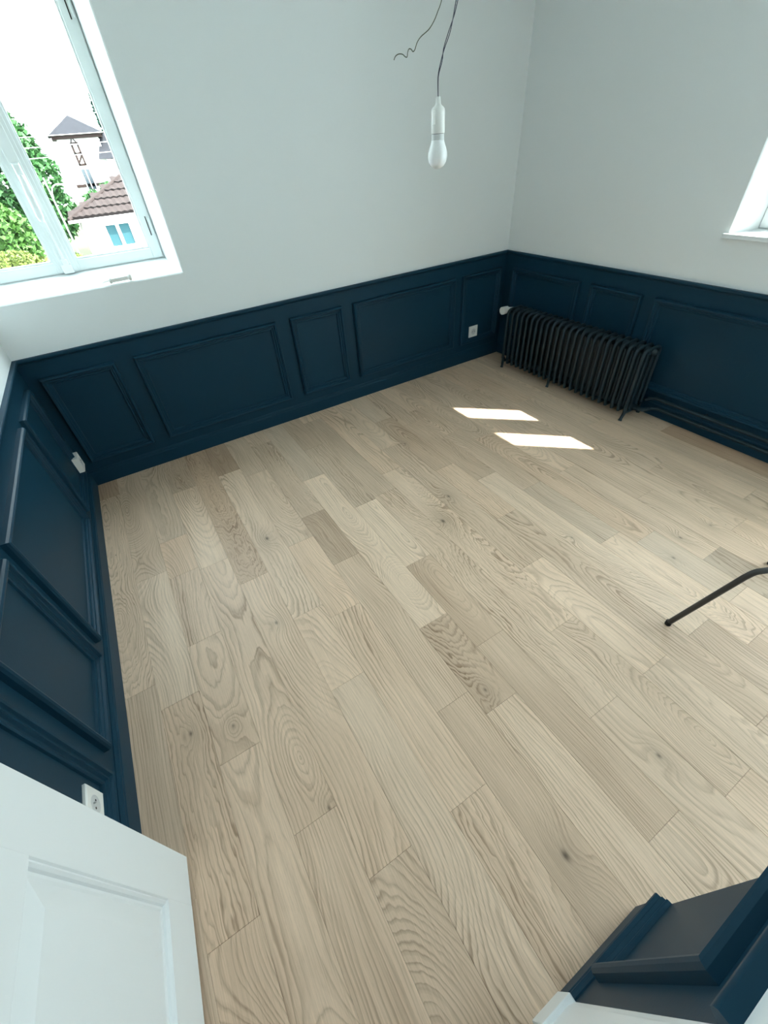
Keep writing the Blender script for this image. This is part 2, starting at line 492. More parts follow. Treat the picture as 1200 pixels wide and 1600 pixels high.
def strip(face, a, b, inn, m0=True, m1=True):
    a, b, inn = Vector(a), Vector(b), Vector(inn)
    d = (b - a).normalized()
    mb = MB()
    ra, rb = [], []
    for t, h in PROF:
        p = a + inn * t + d * (t if m0 else 0)
        q = b + inn * t - d * (t if m1 else 0)
        ra.append(face(p.x, p.y, h + TB - 0.0005)); rb.append(face(q.x, q.y, h + TB - 0.0005))
    n = len(PROF)
    fs = [(i, i + 1, n + i + 1, n + i) for i in range(n - 1)]
    fs += [tuple(range(n)), tuple(range(n, 2 * n))]
    return mb.add(ra + rb, fs)

def panel(face, wall, u0, u1, v0=0.2, v1=0.862, cut=False):
    e = empty('panel_moulding', face(u0, v0, 0))
    L = e.location.copy()
    bs = [((u0, v0), (u1, v0), (0, 1), True, not cut), ((u0, v1), (u1, v1), (0, -1), True, not cut), ((u0, v0), (u0, v1), (1, 0), True, True)]
    if not cut: bs.append(((u1, v0), (u1, v1), (-1, 0), True, True))
    for a, b, i, m0, m1 in bs:
        strip(face, a, b, i, m0, m1).build('moulding_strip', 'dado', e)
    e.parent = wall

BASE = [(0, 0), (.022, 0), (.022, .100), (.019, .106), (.019, .112), (.013, .118), (.008, .126), (0, .127)]
RAIL = [(0, .962), (.010, .962), (.012, .970), (.020, .975), (.027, .984), (.027, .995), (.023, 1.0), (0, 1.0)]

def run(face, prof, u0, u1, mit0=0, mit1=0):
    ra = [face(u0 + mit0 * n, z, n) for n, z in prof]
    rb = [face(u1 + mit1 * n, z, n) for n, z in prof]
    return MB().prism(ra, rb)

def dado(face, wall, side, u0, u1, panels, cutlast=False, m0=1, m1=-1, vtop=0.862):
    lo, hi = face(u0, 0.0, 0), face(u1, 0.998, TB)
    b = MB().box(min(lo[0], hi[0]), max(lo[0], hi[0]), min(lo[1], hi[1]), max(lo[1], hi[1]), 0.001, 0.998).build('dado_board', 'dado', wall)
    for i, (a, c) in enumerate(panels):
        panel(face, wall, a, c, v1=vtop, cut=cutlast and i == len(panels) - 1)
    run(face, RAIL, u0, u1, m0, m1).build('chair_rail', 'dado', wall, smooth=True)
    bb = run(face, BASE, u0, u1, m0, m1).build('baseboard_' + side, 'dado', None)
    struct(bb)

dado(fA, wall_back, 'back', 0.0, W, [(.075, .54), (.66, 1.738), (1.86, 2.335), (2.445, 3.566), (3.657, 4.15)])
dado(fC, wall_left, 'left', 0.0, 3.72, [(.19, .68), (.775, 1.825), (1.915, 2.385), (2.48, 3.5)], m1=0, vtop=0.872)
dado(fB, wall_right, 'right', 0.0, 3.54, [(.12, .926), (1.037, 1.505), (1.61, 2.72), (2.83, 3.30)], m1=0)
dado(fD, wall_front, 'front', 1.036, XE, [(1.105, XE)], cutlast=True, m0=0, m1=0, vtop=0.875)
# painted return beside the alcove opening
MB().box(XE, XE + TB, -4.7, YD, 0.001, 0.998).build('dado_board', 'dado', wall_front)

# door casing beside the cut panel
e = struct(empty('trim_1', (0.99, YD, 0)))
CAS = [(.936, 0), (.936, .014), (.942, .018), (.950, .017), (.956, .012), (1.018, .012), (1.024, .010), (1.034, .008), (1.037, .006), (1.037, 0)]
MB().prism([fD(u, .14, n) for u, n in CAS], [fD(u, 2.70, n) for u, n in CAS]).build('casing_board', 'white', e)
MB().box(.932, 1.038, YD, YD + .026, 0.0, .15).build('plinth_block', 'white', e, bevel=.003)
MB().box(.90, .934, YD - .185, YD + .0, 0.0, 2.66).build('jamb_lining', 'white', e)

# ------------------------------------------------------------------ open white panel door
hinge = Vector((0.088, -3.70)); free = Vector((0.159, -2.815))
dd = (free - hinge); DW = dd.length; dd.normalize(); dn = Vector((dd.y, -dd.x))   # dn points into the room (+x)
def fDoor(u, v, n):
    p = hinge + dd * u + dn * n
    return (p.x, p.y, v)
def dbox(u0, u1, v0, v1, n0, n1):
    mb = MB()
    vs = [fDoor(u, v, n) for v in (v0, v1) for n in (n0, n1) for u in (u0, u1)]
    return mb.add(vs, [(0, 2, 3, 1), (4, 5, 7, 6), (0, 1, 5, 4), (2, 6, 7, 3), (0, 4, 6, 2), (1, 3, 7, 5)])
door = struct(empty('door_1', (hinge.x, hinge.y, 0.0)))
DB, DT = 0.012, 2.62
ST = 0.145
rails = [(DB, .205), (.875, 1.10), (1.78, 1.93), (2.45, DT)]
for a, b in ((0, ST), (DW - ST, DW)):
    dbox(a, b, DB, DT, -.05, 0).build('stile', 'white', door, bevel=.0015)
for a, b in rails:
    dbox(ST, DW - ST, a, b, -.05, 0).build('rail', 'white', door)
PAN = [(0, 0), (.003, -.004), (.007, -.003), (.013, -.007), (.016, -.013), (.022, -.013), (.028, -.015), (.072, -.006), (.076, -.005)]
for i in range(3):
    v0, v1 = rails[i][1], rails[i + 1][0]
    u0, u1 = ST, DW - ST
    for side in (1,):
        mb = MB(); vs = []
        for ins, n in PAN:
            vs += [fDoor(u0 + ins, v0 + ins, n), fDoor(u1 - ins, v0 + ins, n), fDoor(u1 - ins, v1 - ins, n), fDoor(u0 + ins, v1 - ins, n)]
        fs = []
        for l in range(len(PAN) - 1):
            for k in range(4):
                fs.append((l * 4 + k, l * 4 + (k + 1) % 4, l * 4 + 4 + (k + 1) % 4, l * 4 + 4 + k))
        L_ = (len(PAN) - 1) * 4
        fs.append((L_, L_ + 1, L_ + 2, L_ + 3))
        q = len(vs)
        vs += [fDoor(u0, v0, -.045), fDoor(u1, v0, -.045), fDoor(u1, v1, -.045), fDoor(u0, v1, -.045)]
        fs.append((q, q + 1, q + 2, q + 3))
        for k in range(4): fs.append((k, (k + 1) % 4, q + (k + 1) % 4, q + k))
        mb.add(vs, fs).build('door_panel', 'white', door)
hp = dbox(DW - .10, DW - .055, 1.22, 1.46, 0, .006).build('handle_plate', 'zinc', door)
MB().tube([fDoor(DW - .078, 1.38, .004), fDoor(DW - .078, 1.38, .06), fDoor(DW - .09, 1.38, .068), fDoor(DW - .22, 1.375, .068)], .011, 10).build('handle', 'zinc', door, smooth=True)

# ------------------------------------------------------------------ windows
def frame_ring(face, u0, u1, v0, v1, wu, wb, wt, d0, d1):
    mb = MB()
    def bx(a, b, c, d):
        vs = [face(u, v, w) for v in (c, d) for w in (d0, d1) for u in (a, b)]
        mb.add(vs, [(0, 2, 3, 1), (4, 5, 7, 6), (0, 1, 5, 4), (2, 6, 7, 3), (0, 4, 6, 2), (1, 3, 7, 5)])
    bx(u0, u0 + wu, v0, v1); bx(u1 - wu, u1, v0, v1)
    bx(u0 + wu, u1 - wu, v0, v0 + wb); bx(u0 + wu, u1 - wu, v1 - wt, v1)
    return mb
def bar(face, u0, u1, v0, v1, d0, d1):
    vs = [face(u, v, w) for v in (v0, v1) for w in (d0, d1) for u in (u0, u1)]
    return MB().add(vs, [(0, 2, 3, 1), (4, 5, 7, 6), (0, 1, 5, 4), (2, 6, 7, 3), (0, 4, 6, 2), (1, 3, 7, 5)])

def window(name, face, rect, d, mid, su, sb, mw, hinges):
    u0, u1, v0, v1 = rect
    e = struct(empty(name, face((u0 + u1) / 2, v0, d)))
    g = 0.004
    fw = 0.016
    frame_ring(face, u0, u1, v0, v1, fw, fw, fw, d + .012, d + .11).build('frame', 'frame', e)
    for a, b in ((u0 + fw * .4, mid - .001), (mid + .001, u1 - fw * .4)):
        s = frame_ring(face, a, b, v0 + fw * .4, v1 - fw * .4, su, sb, su, d, d + .07).build('sash', 'frame', e, bevel=.0025)
        a2, b2, c2, d2 = a + su, b - su, v0 + fw * .4 + sb, v1 - fw * .4 - su
        frame_ring(face, a2 - .001, b2 + .001, c2 - .001, d2 + .001, .012, .012, .012, d + .012, d + .03).build('glazing_bead', 'white', s)
        bar(face, a2, b2, c2, d2, d + .032, d + .037).build('pane', 'glass', s)
    # meeting cover strip with mouldings
    m = bar(face, mid - mw / 2, mid + mw / 2, v0 + .012, v1 - .012, d - .012, d).build('cover_strip', 'frame', e, bevel=.002)
    bar(face, mid - mw * .30, mid + mw * .30, v0 + .016, v1 - .016, d - .024, d - .012).build('cover_bead', 'frame', m, bevel=.003)
    return e, m

wA, coverA = window('window_1', lambda u, v, w: (u, w, v), A_in, .35, .527, .068, .062, .098, True)
# espagnolette lever, base and bottom keeper on the meeting strip
lv = 1.80
MB().prism([(.505, .326, lv), (.549, .326, lv), (.549, .326, lv + .14), (.505, .326, lv + .14)], [(.512, .312, lv + .01), (.542, .312, lv + .01), (.542, .312, lv + .13), (.512, .312, lv + .13)]).build('lock_plate', 'frame', wA, bevel=.002)
MB().tube([(.527, .315, lv + .07), (.527, .285, lv + .07), (.527, .275, lv + .045), (.524, .275, lv - .02), (.52, .277, lv - .12), (.518, .279, lv - .145)], [.014, .014, .017, .019, .021, .010], 12).build('lever_handle', 'frame', wA, smooth=True)
MB().tube([(.527, .32, 1.40), (.527, .32, lv)], .008, 8).build('lock_rod', 'frame', wA, smooth=True)
MB().box(.497, .557, .308, .35, 1.365, 1.415).box(.510, .544, .300, .33, 1.415, 1.445).build('rod_keeper', 'frame', wA, bevel=.003)
for z in (1.555, 2.55):
    h = MB().tube([(1.128, .345, z - .05), (1.128, .345, z + .05)], .009, 10).build('hinge', 'frame', wA, smooth=True)
    MB().box(1.108, 1.114, .3485, .3525, z - .055, z + .055).build('hinge_gap', 'hole', h)
wB, coverB = window('window_2', lambda u, v, w: (W + w, -u, v), B_in, .2, 2.5475, .132, .11, .15, False)
wC, coverC = window('window_3_added', lambda u, v, w: (W + w, -u, v), C_in, .2, 4.13, .06, .07, .09, False)  # added unseen window, brightens the room from the right
MB().box(W, W + .2, -C_open[1], -C_open[0], C_open[2], C_open[2] + .006).build('window_sill', 'white', wC, bevel=.002)
# sill board of the sunny window
MB().box(W - .03, W + .2, -B_open[1] - .03, -B_open[0] + .03, B_open[2] - .02, B_open[2] + .006).build('window_sill', 'white', wB, bevel=.003)
# white crank-like fitting lying on the sill of the tall window
t = tag(empty('sill_fitting', (.80, .02, 1.312)), 'small white plastic fitting with a round end cap lying on the window sill edge', 'fitting')
MB().tube([(.745, .015, 1.330), (.845, .018, 1.330)], .0135, 12).build('barrel', 'plastic', t, smooth=True)
MB().tube([(.842, .018, 1.331), (.850, .018, 1.331), (.862, .018, 1.331), (.868, .018, 1.331)], [.012, .020, .020, .012], 14).build('end_cap', 'plastic', t, smooth=True)
MB().tube([(.728, .015, 1.331), (.732, .015, 1.331), (.744, .015, 1.331), (.748, .015, 1.331)], [.012, .0185, .0185, .012], 14).build('end_cap', 'plastic', t, smooth=True)
MB().tube([(.730, .015, 1.331), (.705, .022, 1.329), (.690, .036, 1.322), (.686, .05, 1.320)], .005, 8).build('cord_end', 'plastic', t, smooth=True)

# ------------------------------------------------------------------ wall sockets
def socket(face, u, v, label, D=0.0):
    s = .0555
    TB = 0.004 + D
    e = tag(empty('wall_socket', face(u, v, 0.004)), label, 'socket', None)
    def q(s_, n): return [face(u - s_, v - s_, n), face(u + s_, v - s_, n), face(u + s_, v + s_, n), face(u - s_, v + s_, n)]
    mb = MB(); vs = q(s, 0.004) + q(s, TB + .009) + q(s - .004, TB + .013)
    fs = [(8, 9, 10, 11), (0, 1, 2, 3)]
    for l in (0, 4):
        for k in range(4): fs.append((l + k, l + (k + 1) % 4, l + 4 + (k + 1) % 4, l + 4 + k))
    mb.add(vs, fs).build('cover_plate', 'plastic', e)
    n = 24
    def circ(r, nn, cu=0, cv=0, k=n): return [face(u + cu + r * math.cos(2 * math.pi * i / k), v + cv + r * math.sin(2 * math.pi * i / k), nn) for i in range(k)]
    m = MB(); r0, r1, r2 = circ(.031, TB + .0132), circ(.028, TB + .0138), circ(.0265, TB + .0131)
    m.prism(r0, r1, False); m.prism(r1, r2, False); m.add(r2, [tuple(range(n))])
    w = m.build('socket_well', 'socketgrey', e)
    for cu in (-.0125, .0125):
        MB().prism(circ(.0042, TB + .0132, cu, 0, 10), circ(.0042, TB + .0136, cu, 0, 10)).build('pin_hole', 'hole', w)
    MB().prism(circ(.0034, TB + .0132, 0, .013, 10), circ(.0034, TB + .02, 0, .013, 10)).build('earth_pin', 'zinc', w)
socket(fA, 3.838, .307, 'white square wall socket in the dark panel beside the radiator')
socket(fC, .185, .31, 'white square wall plate low on the dark panelling in the window-side corner', .034)
socket(fC, 2.622, .315, 'white wall socket on the dark panelling just behind the open door')

# ------------------------------------------------------------------ cast iron radiator
NSEC = 24
YR0, YR1 = -.372, -1.800
XF, XB, ZB, ZT = 3.955, 4.150, .055, .572
pit = (YR1 - YR0) / (NSEC - 1)
rad = tag(empty('cast_iron_radiator', (4.05, (YR0 + YR1) / 2, 0)), 'dark painted cast iron column radiator standing against the panelled wall', 'radiator')
def oval_sweep(mb, path, rin, ry, y, n=10):
    """sweep an oval along a path in the xz plane"""
    rings = []
    for i, (x, z) in enumerate(path):
        a = path[max(0, i - 1)]; b = path[min(len(path) - 1, i + 1)]
        t = Vector((b[0] - a[0], b[1] - a[1])).normalized(); nn = Vector((t.y, -t.x))
        rings.append([(x + nn.x * rin * math.cos(2 * math.pi * k / n), y + ry * math.sin(2 * math.pi * k / n), z + nn.y * rin * math.cos(2 * math.pi * k / n)) for k in range(n)])
    vs = [v for r in rings for v in r]; fs = []
    for i in range(len(rings) - 1):
        for k in range(n): fs.append((i * n + k, i * n + (k + 1) % n, (i + 1) * n + (k + 1) % n, (i + 1) * n + k))
    fs += [tuple(range(n)), tuple(range((len(rings) - 1) * n, len(rings) * n))]
    mb.add(vs, fs)
mb = MB()
y = YR0
arc = lambda cx, cz, r, a0, a1, k: [(cx + r * math.cos(math.radians(a0 + (a1 - a0) * i / k)), cz + r * math.sin(math.radians(a0 + (a1 - a0) * i / k))) for i in range(k + 1)]
rr = .045
path = [(XF + .012, ZB + .004)] + arc(XF + rr, ZB + rr + .012, rr, 200, 180, 2) + arc(XF + rr, ZT - rr, rr, 180, 105, 5) + arc(XB - rr, ZT - rr, rr, 75, 0, 5) + arc(XB - rr, ZB + rr + .012, rr, 0, -20, 2) + [(XB - .012, ZB + .004)]
oval_sweep(mb, path, .0145, .0135, y)
for x in (XF + .065, XB - .065):
    oval_sweep(mb, [(x, ZB + .02), (x, ZT - .015)], .0145, .0120, y, 8)
mb.tube([(XF + .006, y, ZB + .012), (XB - .006, y, ZB + .012)], .0145, 8)
mb.tube([(XF + .03, y, ZT - .03), (XB - .03, y, ZT - .03)], .0135, 8)
sec0 = mb.build('section', 'radiator', rad, smooth=True)
for i in range(1, NSEC):
    copy_part(sec0, rad, (0, pit * i * S, 0))
xm = (XF + XB) / 2
for z in (ZT - .022, ZB + .03):
    for i in range(NSEC - 1):
        ya = YR0 + pit * i
        if i == 0:
            h0 = MB().tube([(xm, ya, z), (xm, ya + pit * .5, z), (xm, ya + pit, z)], [.026, .030, .026], 12).build('hub', 'radiator', rad, smooth=True)
        else:
            copy_part(h0, rad, (0, pit * i * S, 0))
for yy, splay in ((YR0, 0), (YR0 + pit * 10, 0), (YR1, .018)):
    for xx, sg in ((XF + .010, -1), (XB - .010, 1)):
        MB().tube([(xx, yy, ZB + .05), (xx + sg * .004, yy, .06), (xx + sg * (.008 + splay), yy, .018), (xx + sg * (.013 + splay), yy, .0)], [.017, .014, .012, .016], 10).build('foot', 'radiator', rad, smooth=True)
# end caps and valves
MB().tube([(xm, YR1, ZT - .022), (xm, YR1 - .03, ZT - .022), (xm, YR1 - .045, ZT - .022)], [.026, .024, .012], 12).build('bleed_plug', 'radiator', rad, smooth=True)
MB().tube([(xm, YR1, ZB + .04), (xm, YR1 - .03, ZB + .04), (xm, YR1 - .032, ZB + .03), (xm + .005, YR1 - .055, ZB + .03), (xm + .03, YR1 - .085, ZB + .03), (xm + .075, YR1 - .10, ZB + .03)], [.026, .026, .018, .017, .017, .014], 12).build('return_valve', 'radiator', rad, smooth=True)
MB().tube([(xm, YR0, ZT - .022), (xm, YR0 + .04, ZT - .022), (xm, YR0 + .06, ZT - .022)], [.022, .022, .018], 12).build('valve_body', 'zinc', rad, smooth=True)
tv = MB().tube([(xm, YR0 + .05, ZT - .02), (xm - .02, YR0 + .055, ZT - .018), (xm - .045, YR0 + .06, ZT - .018)], [.016, .018, .020], 12).build('valve_collar', 'plastic', rad, smooth=True)
MB().tube([(xm - .042, YR0 + .06, ZT - .018), (xm - .052, YR0 + .062, ZT - .018), (xm - .10, YR0 + .068, ZT - .02), (xm - .118, YR0 + .070, ZT - .02), (xm - .122, YR0 + .070, ZT - .02)], [.024, .032, .036, .035, .029], 16).build('thermostat_head', 'plastic', rad, smooth=True)
# supply pipes along the right wall
for z, y0, lab in ((.163, -1.86, 'upper dark painted heating pipe running along the wall past the radiator'), (.088, -1.90, 'lower dark painted heating pipe running along the baseboard past the radiator')):
    e = tag(empty('heating_pipe', (W - .055, y0, z)), lab, 'pipe')
    MB().tube([(W - .10, y0 + .02, z - .02), (W - .07, y0, z - .01), (W - .055, y0 - .04, z), (W - .055, y0 - .10, z), (W - .055, -3.50, z)], .013, 10).build('pipe_run', 'radiator', e, smooth=True)
    for yy in (-2.28, -3.3):
        MB().tube([(W - TB, yy, z), (W - .055, yy, z)], .007, 8).build('pipe_clip', 'radiator', e)
        MB().tube([(W - .055, yy - .012, z), (W - .055, yy + .012, z)], .0165, 10).build('clip_ring', 'radiator', e, smooth=True)

# ------------------------------------------------------------------ bare bulb on its wires, loose wire
def cr(pts, k=6):
    """smooth curve through points"""
    P = [Vector(p) for p in pts]; P = [P[0] * 2 - P[1]] + P + [P[-1] * 2 - P[-2]]
    out = []
    for i in range(1, len(P) - 2):
        for j in range(k):
            t = j / k; a, b, c, d = P[i - 1], P[i], P[i + 1], P[i + 2]
            out.append(0.5 * ((2 * b) + (c - a) * t + (2 * a - 5 * b + 4 * c - d) * t * t + (3 * b - a - 3 * c + d) * t ** 3))
    out.append(P[-2]); return out
bx_, by_ = 1.5985, -1.3495
lamp = tag(empty('hanging_bulb', (bx_, by_, 1.391), 1.0), 'bare white light bulb in a white holder hanging from two thin wires', 'light bulb')
MB(1).lathe([(.0001, 1.391), (.010, 1.3925), (.020, 1.398), (.0265, 1.407), (.0300, 1.419), (.0292, 1.430), (.0262, 1.440), (.0222, 1.449), (.0200, 1.456), (.0195, 1.460)], bx_, by_, 28).build('bulb', 'bulb', lamp, smooth='full')
MB(1).lathe([(.0192, 1.459), (.0196, 1.462), (.0196, 1.4715), (.0190, 1.4735)], bx_, by_, 28).build('bulb_collar', 'socketgrey', lamp, smooth=True)
MB(1).lathe([(.0185, 1.4722), (.0185, 1.4752)], bx_, by_, 28).build('shadow_gap', 'hole', lamp)
hd = MB(1).lathe([(.0200, 1.4745), (.0205, 1.476), (.0205, 1.522), (.0195, 1.528), (.0150, 1.533), (.0095, 1.5365), (.0075, 1.540), (.0060, 1.553), (.0050, 1.5545)], bx_, by_, 28).build('lamp_holder', 'plastic', lamp, smooth=True)
MB(1).box(bx_ - .0255, bx_ - .018, by_ - .012, by_ - .002, 1.495, 1.526).build('holder_clip', 'plastic', hd, bevel=.002)
cord = [(1.5985, -1.3490, 1.548), (1.5975, -1.3484, 1.575), (1.5983, -1.3488, 1.5988), (1.605, -1.3538, 1.6256), (1.6102, -1.3577, 1.6493), (1.6206, -1.3655, 1.6776), (1.6316, -1.3738, 1.7159), (1.6372, -1.378, 1.76), (1.640, -1.380, 1.90), (1.642, -1.381, 2.20), (1.642, -1.381, 2.532)]
offs = [0, .0004, .0006, .0016, -.0012, -.0022, .0016, .002, -.002, .002, 0]
for sg in (1, -1):
    pts = [(p[0] + sg * o_ * .8, p[1] - sg * o_ * .6, p[2]) for p, o_ in zip(cord, offs)]
    MB(1).tube(cr(pts), .00125, 6).build('wire', 'wire_dark', lamp, smooth=True)
wire = [(1.4978, -1.2734, 1.6373), (1.5018, -1.2763, 1.6443), (1.5091, -1.2819, 1.6478), (1.5177, -1.2883, 1.6464), (1.5233, -1.2925, 1.6415), (1.5276, -1.2958, 1.6405), (1.5293, -1.297, 1.6489), (1.5323, -1.2992, 1.6552), (1.5373, -1.303, 1.6541), (1.5408, -1.3056, 1.6496), (1.5451, -1.3088, 1.6522), (1.5509, -1.3132, 1.6659), (1.5595, -1.3196, 1.6756), (1.5762, -1.3322, 1.6867), (1.5872, -1.3404, 1.7004), (1.5952, -1.3464, 1.7164), (1.6029, -1.3523, 1.7352), (1.612, -1.359, 1.78), (1.625, -1.37, 1.95), (1.634, -1.374, 2.25), (1.634, -1.374, 2.532)]
lw = MB(1).tube(cr(wire), [.0013] * 1 + [.0011] * (6 * (len(wire) - 1)), 6).build('loose_wire', 'wire_green', None, wire[0], smooth=True)
tag(lw, 'loose grey-green electric wire with curled end dangling beside the bulb', 'wire')

# ------------------------------------------------------------------ chair: only one tube leg reaches into view
ch_ = tag(empty('tube_leg_chair', (2.75, -3.35, 0)), 'chair with dark bent metal tube legs standing on the oak floor', 'chair')
R_ = .0125
def leg(px, py, tx, ty, ix, iy):
    f = Vector((px, py, 0.012)); t = Vector((tx, ty, .50)); i = Vector((ix, iy, .53))
    a = f.lerp(t, .90); b = t + (i - t) * .35
    MB().tube([f, f.lerp(t, .5)] + cr([a, t * .6 + (a + b) * .2, b], 4) + [i], R_, 12).build('leg', 'metal', ch_, smooth=True)
    MB().tube([(px, py, 0), (px + .001, py, .022)], R_ * 1.15, 12).build('foot_cap', 'rubber', ch_, smooth=True)
leg(2.431, -3.167, 2.478, -3.298, 2.572, -3.375)
leg(3.228, -3.244, 3.19, -3.36, 3.09, -3.43)
leg(2.45, -3.86, 2.49, -3.74, 2.60, -3.69)
leg(3.22, -3.88, 3.18, -3.76, 3.07, -3.71)
MB().box(2.57, 3.12, -3.76, -3.36, .541, .575).build('seat', 'seatwood', ch_, bevel=.008)

# ------------------------------------------------------------------ outside
G = -5.5
MAT['grass'] = plain('garden_ground', (0.0500, 0.0650, 0.0250), 0.9, 0.1, nscale=0.5, namt=0.4)
MAT['render'] = plain('white_render', (0.75, 0.73, 0.70), 0.8, 0.2, nscale=1.0, namt=0.04)
MAT['stone'] = plain('pale_stone', (0.2100, 0.1950, 0.1750), 0.85, 0.2, nscale=1.5, namt=0.2)
MAT['tile'] = plain('weathered_roof_tile', (0.030, 0.0225, 0.0215), 0.9, 0.05, nscale=2.5, namt=0.35)
MAT['tile_butt'] = plain('tile_butt_shade', (0.009, 0.007, 0.007), 0.9, 0.05, nscale=5, namt=0.4)  # shadow lines between the courses, painted into the butt colour
MAT['slate'] = plain('grey_slate', (0.020, 0.020, 0.0235), 0.9, 0.04, nscale=3, namt=0.2)
MAT['timber'] = plain('brown_timber', (0.022, 0.012, 0.010), 0.8, 0.2, nscale=3, namt=0.2)
MAT['extglass'] = plain('dark_window_glass', (0.012, 0.020, 0.027), 0.15, 0.6)
MAT['curtain'] = plain('pale_blue_curtain', (0.02, 0.062, 0.075), 0.8, 0.2)
MAT['bark'] = plain('bark', (0.09, 0.06, 0.04), 0.9, 0.1, nscale=4, namt=0.3)
MAT['leaf1'] = plain('green_leaves', (0.0217, 0.0713, 0.0174), 0.6, 0.25, nscale=0.9, namt=0.5)
MAT['leaf2'] = plain('bright_green_leaves', (0.0372, 0.0930, 0.0155), 0.6, 0.25, nscale=1.1, namt=0.45)
MAT['leaf3'] = plain('yellow_green_leaves', (0.0780, 0.1020, 0.0180), 0.6, 0.25, nscale=1.3, namt=0.4)
MAT['leaf4'] = plain('dark_conifer', (0.0140, 0.0420, 0.0280), 0.7, 0.2, nscale=1.0, namt=0.4)
MAT['carpaint'] = plain('pale_car_paint', (0.3300, 0.3420, 0.3600), 0.3, 0.5)
MAT['cable'] = plain('pale_cable', (0.5, 0.52, 0.5), 0.5, 0.4)

gr = MB(1).box(-90, 90, 1.5, 160, G - .3, G).build('ground_outside', 'grass')
tag(gr, 'gardens and street ground far below the window', 'ground', kind='structure')

def leaves(clusters, n, size, mat, parent, name='foliage', rs=1):
    rnd = random.Random(rs)
    mb = MB(1); tot = sum(c[3] * c[4] for c in clusters)
    for (cx, cy, cz, rx, rz) in clusters:
        for i in range(int(n * rx_w(rx, rz, clusters))):
            a = rnd.uniform(0, 2 * math.pi); cz_ = rnd.uniform(-1, 1); q = math.sqrt(1 - cz_ * cz_)
            rad_ = rnd.uniform(.45, 1.0) ** .5 * rnd.uniform(.88, 1.08)
            p = Vector((cx + rx * rad_ * q * math.cos(a), cy + rx * rad_ * q * math.sin(a), cz + rz * rad_ * cz_))
            u = Vector((rnd.gauss(0, 1), rnd.gauss(0, 1), rnd.gauss(0, 1))).normalized()
            w = u.cross(Vector((rnd.gauss(0, 1), rnd.gauss(0, 1), rnd.gauss(0, 1)))).normalized()
            s_ = size * rnd.uniform(.6, 1.3)
            mb.add([p - u * s_, p + w * s_ * .5, p + u * s_, p - w * s_ * .5], [(0, 1, 2, 3)])
    o = mb.build(name, mat, parent)
    o['kind'] = 'stuff'
    return o
def rx_w(rx, rz, cl):
    tot = sum(c[3] * c[4] for c in cl)
    return rx * rz / tot
def tree(name, label, x, y, cl, n, size, mat, trunk=.25, rs=1, cat='tree', G=G):
    e = tag(empty(name, (x, y, G), 1.0), label, cat)
    top = max(c[2] for c in cl)
    MB(1).tube([(x, y, G), (x + .1, y, (G + top) / 2), (x, y, top)], [trunk, trunk * .8, trunk * .35], 8).build('trunk', 'bark', e, smooth=True)
    for c in cl[1:]:
        MB(1).tube([(x, y, (G + c[2]) / 2), (c[0], c[1], c[2])], [trunk * .4, trunk * .15], 6).build('branch', 'bark', e, smooth=True)
    leaves(cl, n, size, mat, e, rs=rs)
tree('leafy_tree', 'tall leafy green tree beside the tower house', -2.0, 52.2, [(-1.7, 52.2, 3.2, 1.7, 2.4), (-.9, 52, 1.2, 1.6, 2.0), (-3.4, 52.4, 1.4, 2.2, 3.0), (-.8, 52, -1.2, 1.6, 1.8), (-2.4, 52, -2.0, 2.2, 2.0), (-5.0, 52.3, -1.0, 2.2, 2.4)], 9000, .26, 'leaf1', .32, 1)
tree('leafy_tree', 'bright green tree standing nearest the house window on the mullion side', -5.6, 38, [(-5.6, 38, .2, 2.2, 1.6), (-4.3, 37.5, -1.0, 1.9, 1.5), (-6.8, 38, -1.2, 2.2, 1.8), (-3.5, 37.3, -2.1, 1.3, 1.0), (-5.2, 37, -2.3, 1.9, 1.2)], 8000, .20, 'leaf2', .25, 2)
tree('leafy_bush', 'yellow-green bush at the foot of the bright green tree', -3.9, 33, [(-3.9, 33, -2.6, 1.5, .8), (-3.1, 32.8, -2.75, 1.0, .65), (-5.0, 33, -2.9, 1.3, .9)], 5000, .13, 'leaf3', .12, 3, 'bush')
tree('leafy_bush', 'small green bush in front of the tower house', 2.6, 51.6, [(2.4, 51.6, -1.2, 1.0, 1.2), (3.9, 51.8, -.4, .8, .9)], 2400, .17, 'leaf1', .1, 4, 'bush')
tree('leafy_bush', 'low pale green bush beside the white house wall', -.9, 34, [(-.9, 34, -2.9, .9, .45), (-1.3, 33.5, -3.3, 1.1, .4)], 2000, .11, 'leaf3', .08, 5, 'bush')
tree('conifer_tree', 'dark conifer rising behind the tower house roof', 8.0, 74, [(8.0, 74, 6.2, 1.0, 3.2), (8.3, 74, 3.5, 1.6, 2.2)], 3500, .28, 'leaf4', .25, 6)
tree('leafy_bush', 'low green bush growing before the parked car', -2.9, 26.4, [(-2.9, 26.4, -2.75, .65, .42), (-2.3, 26.4, -2.88, .42, .30)], 1800, .09, 'leaf2', .04, 8, 'bush', -3.36)

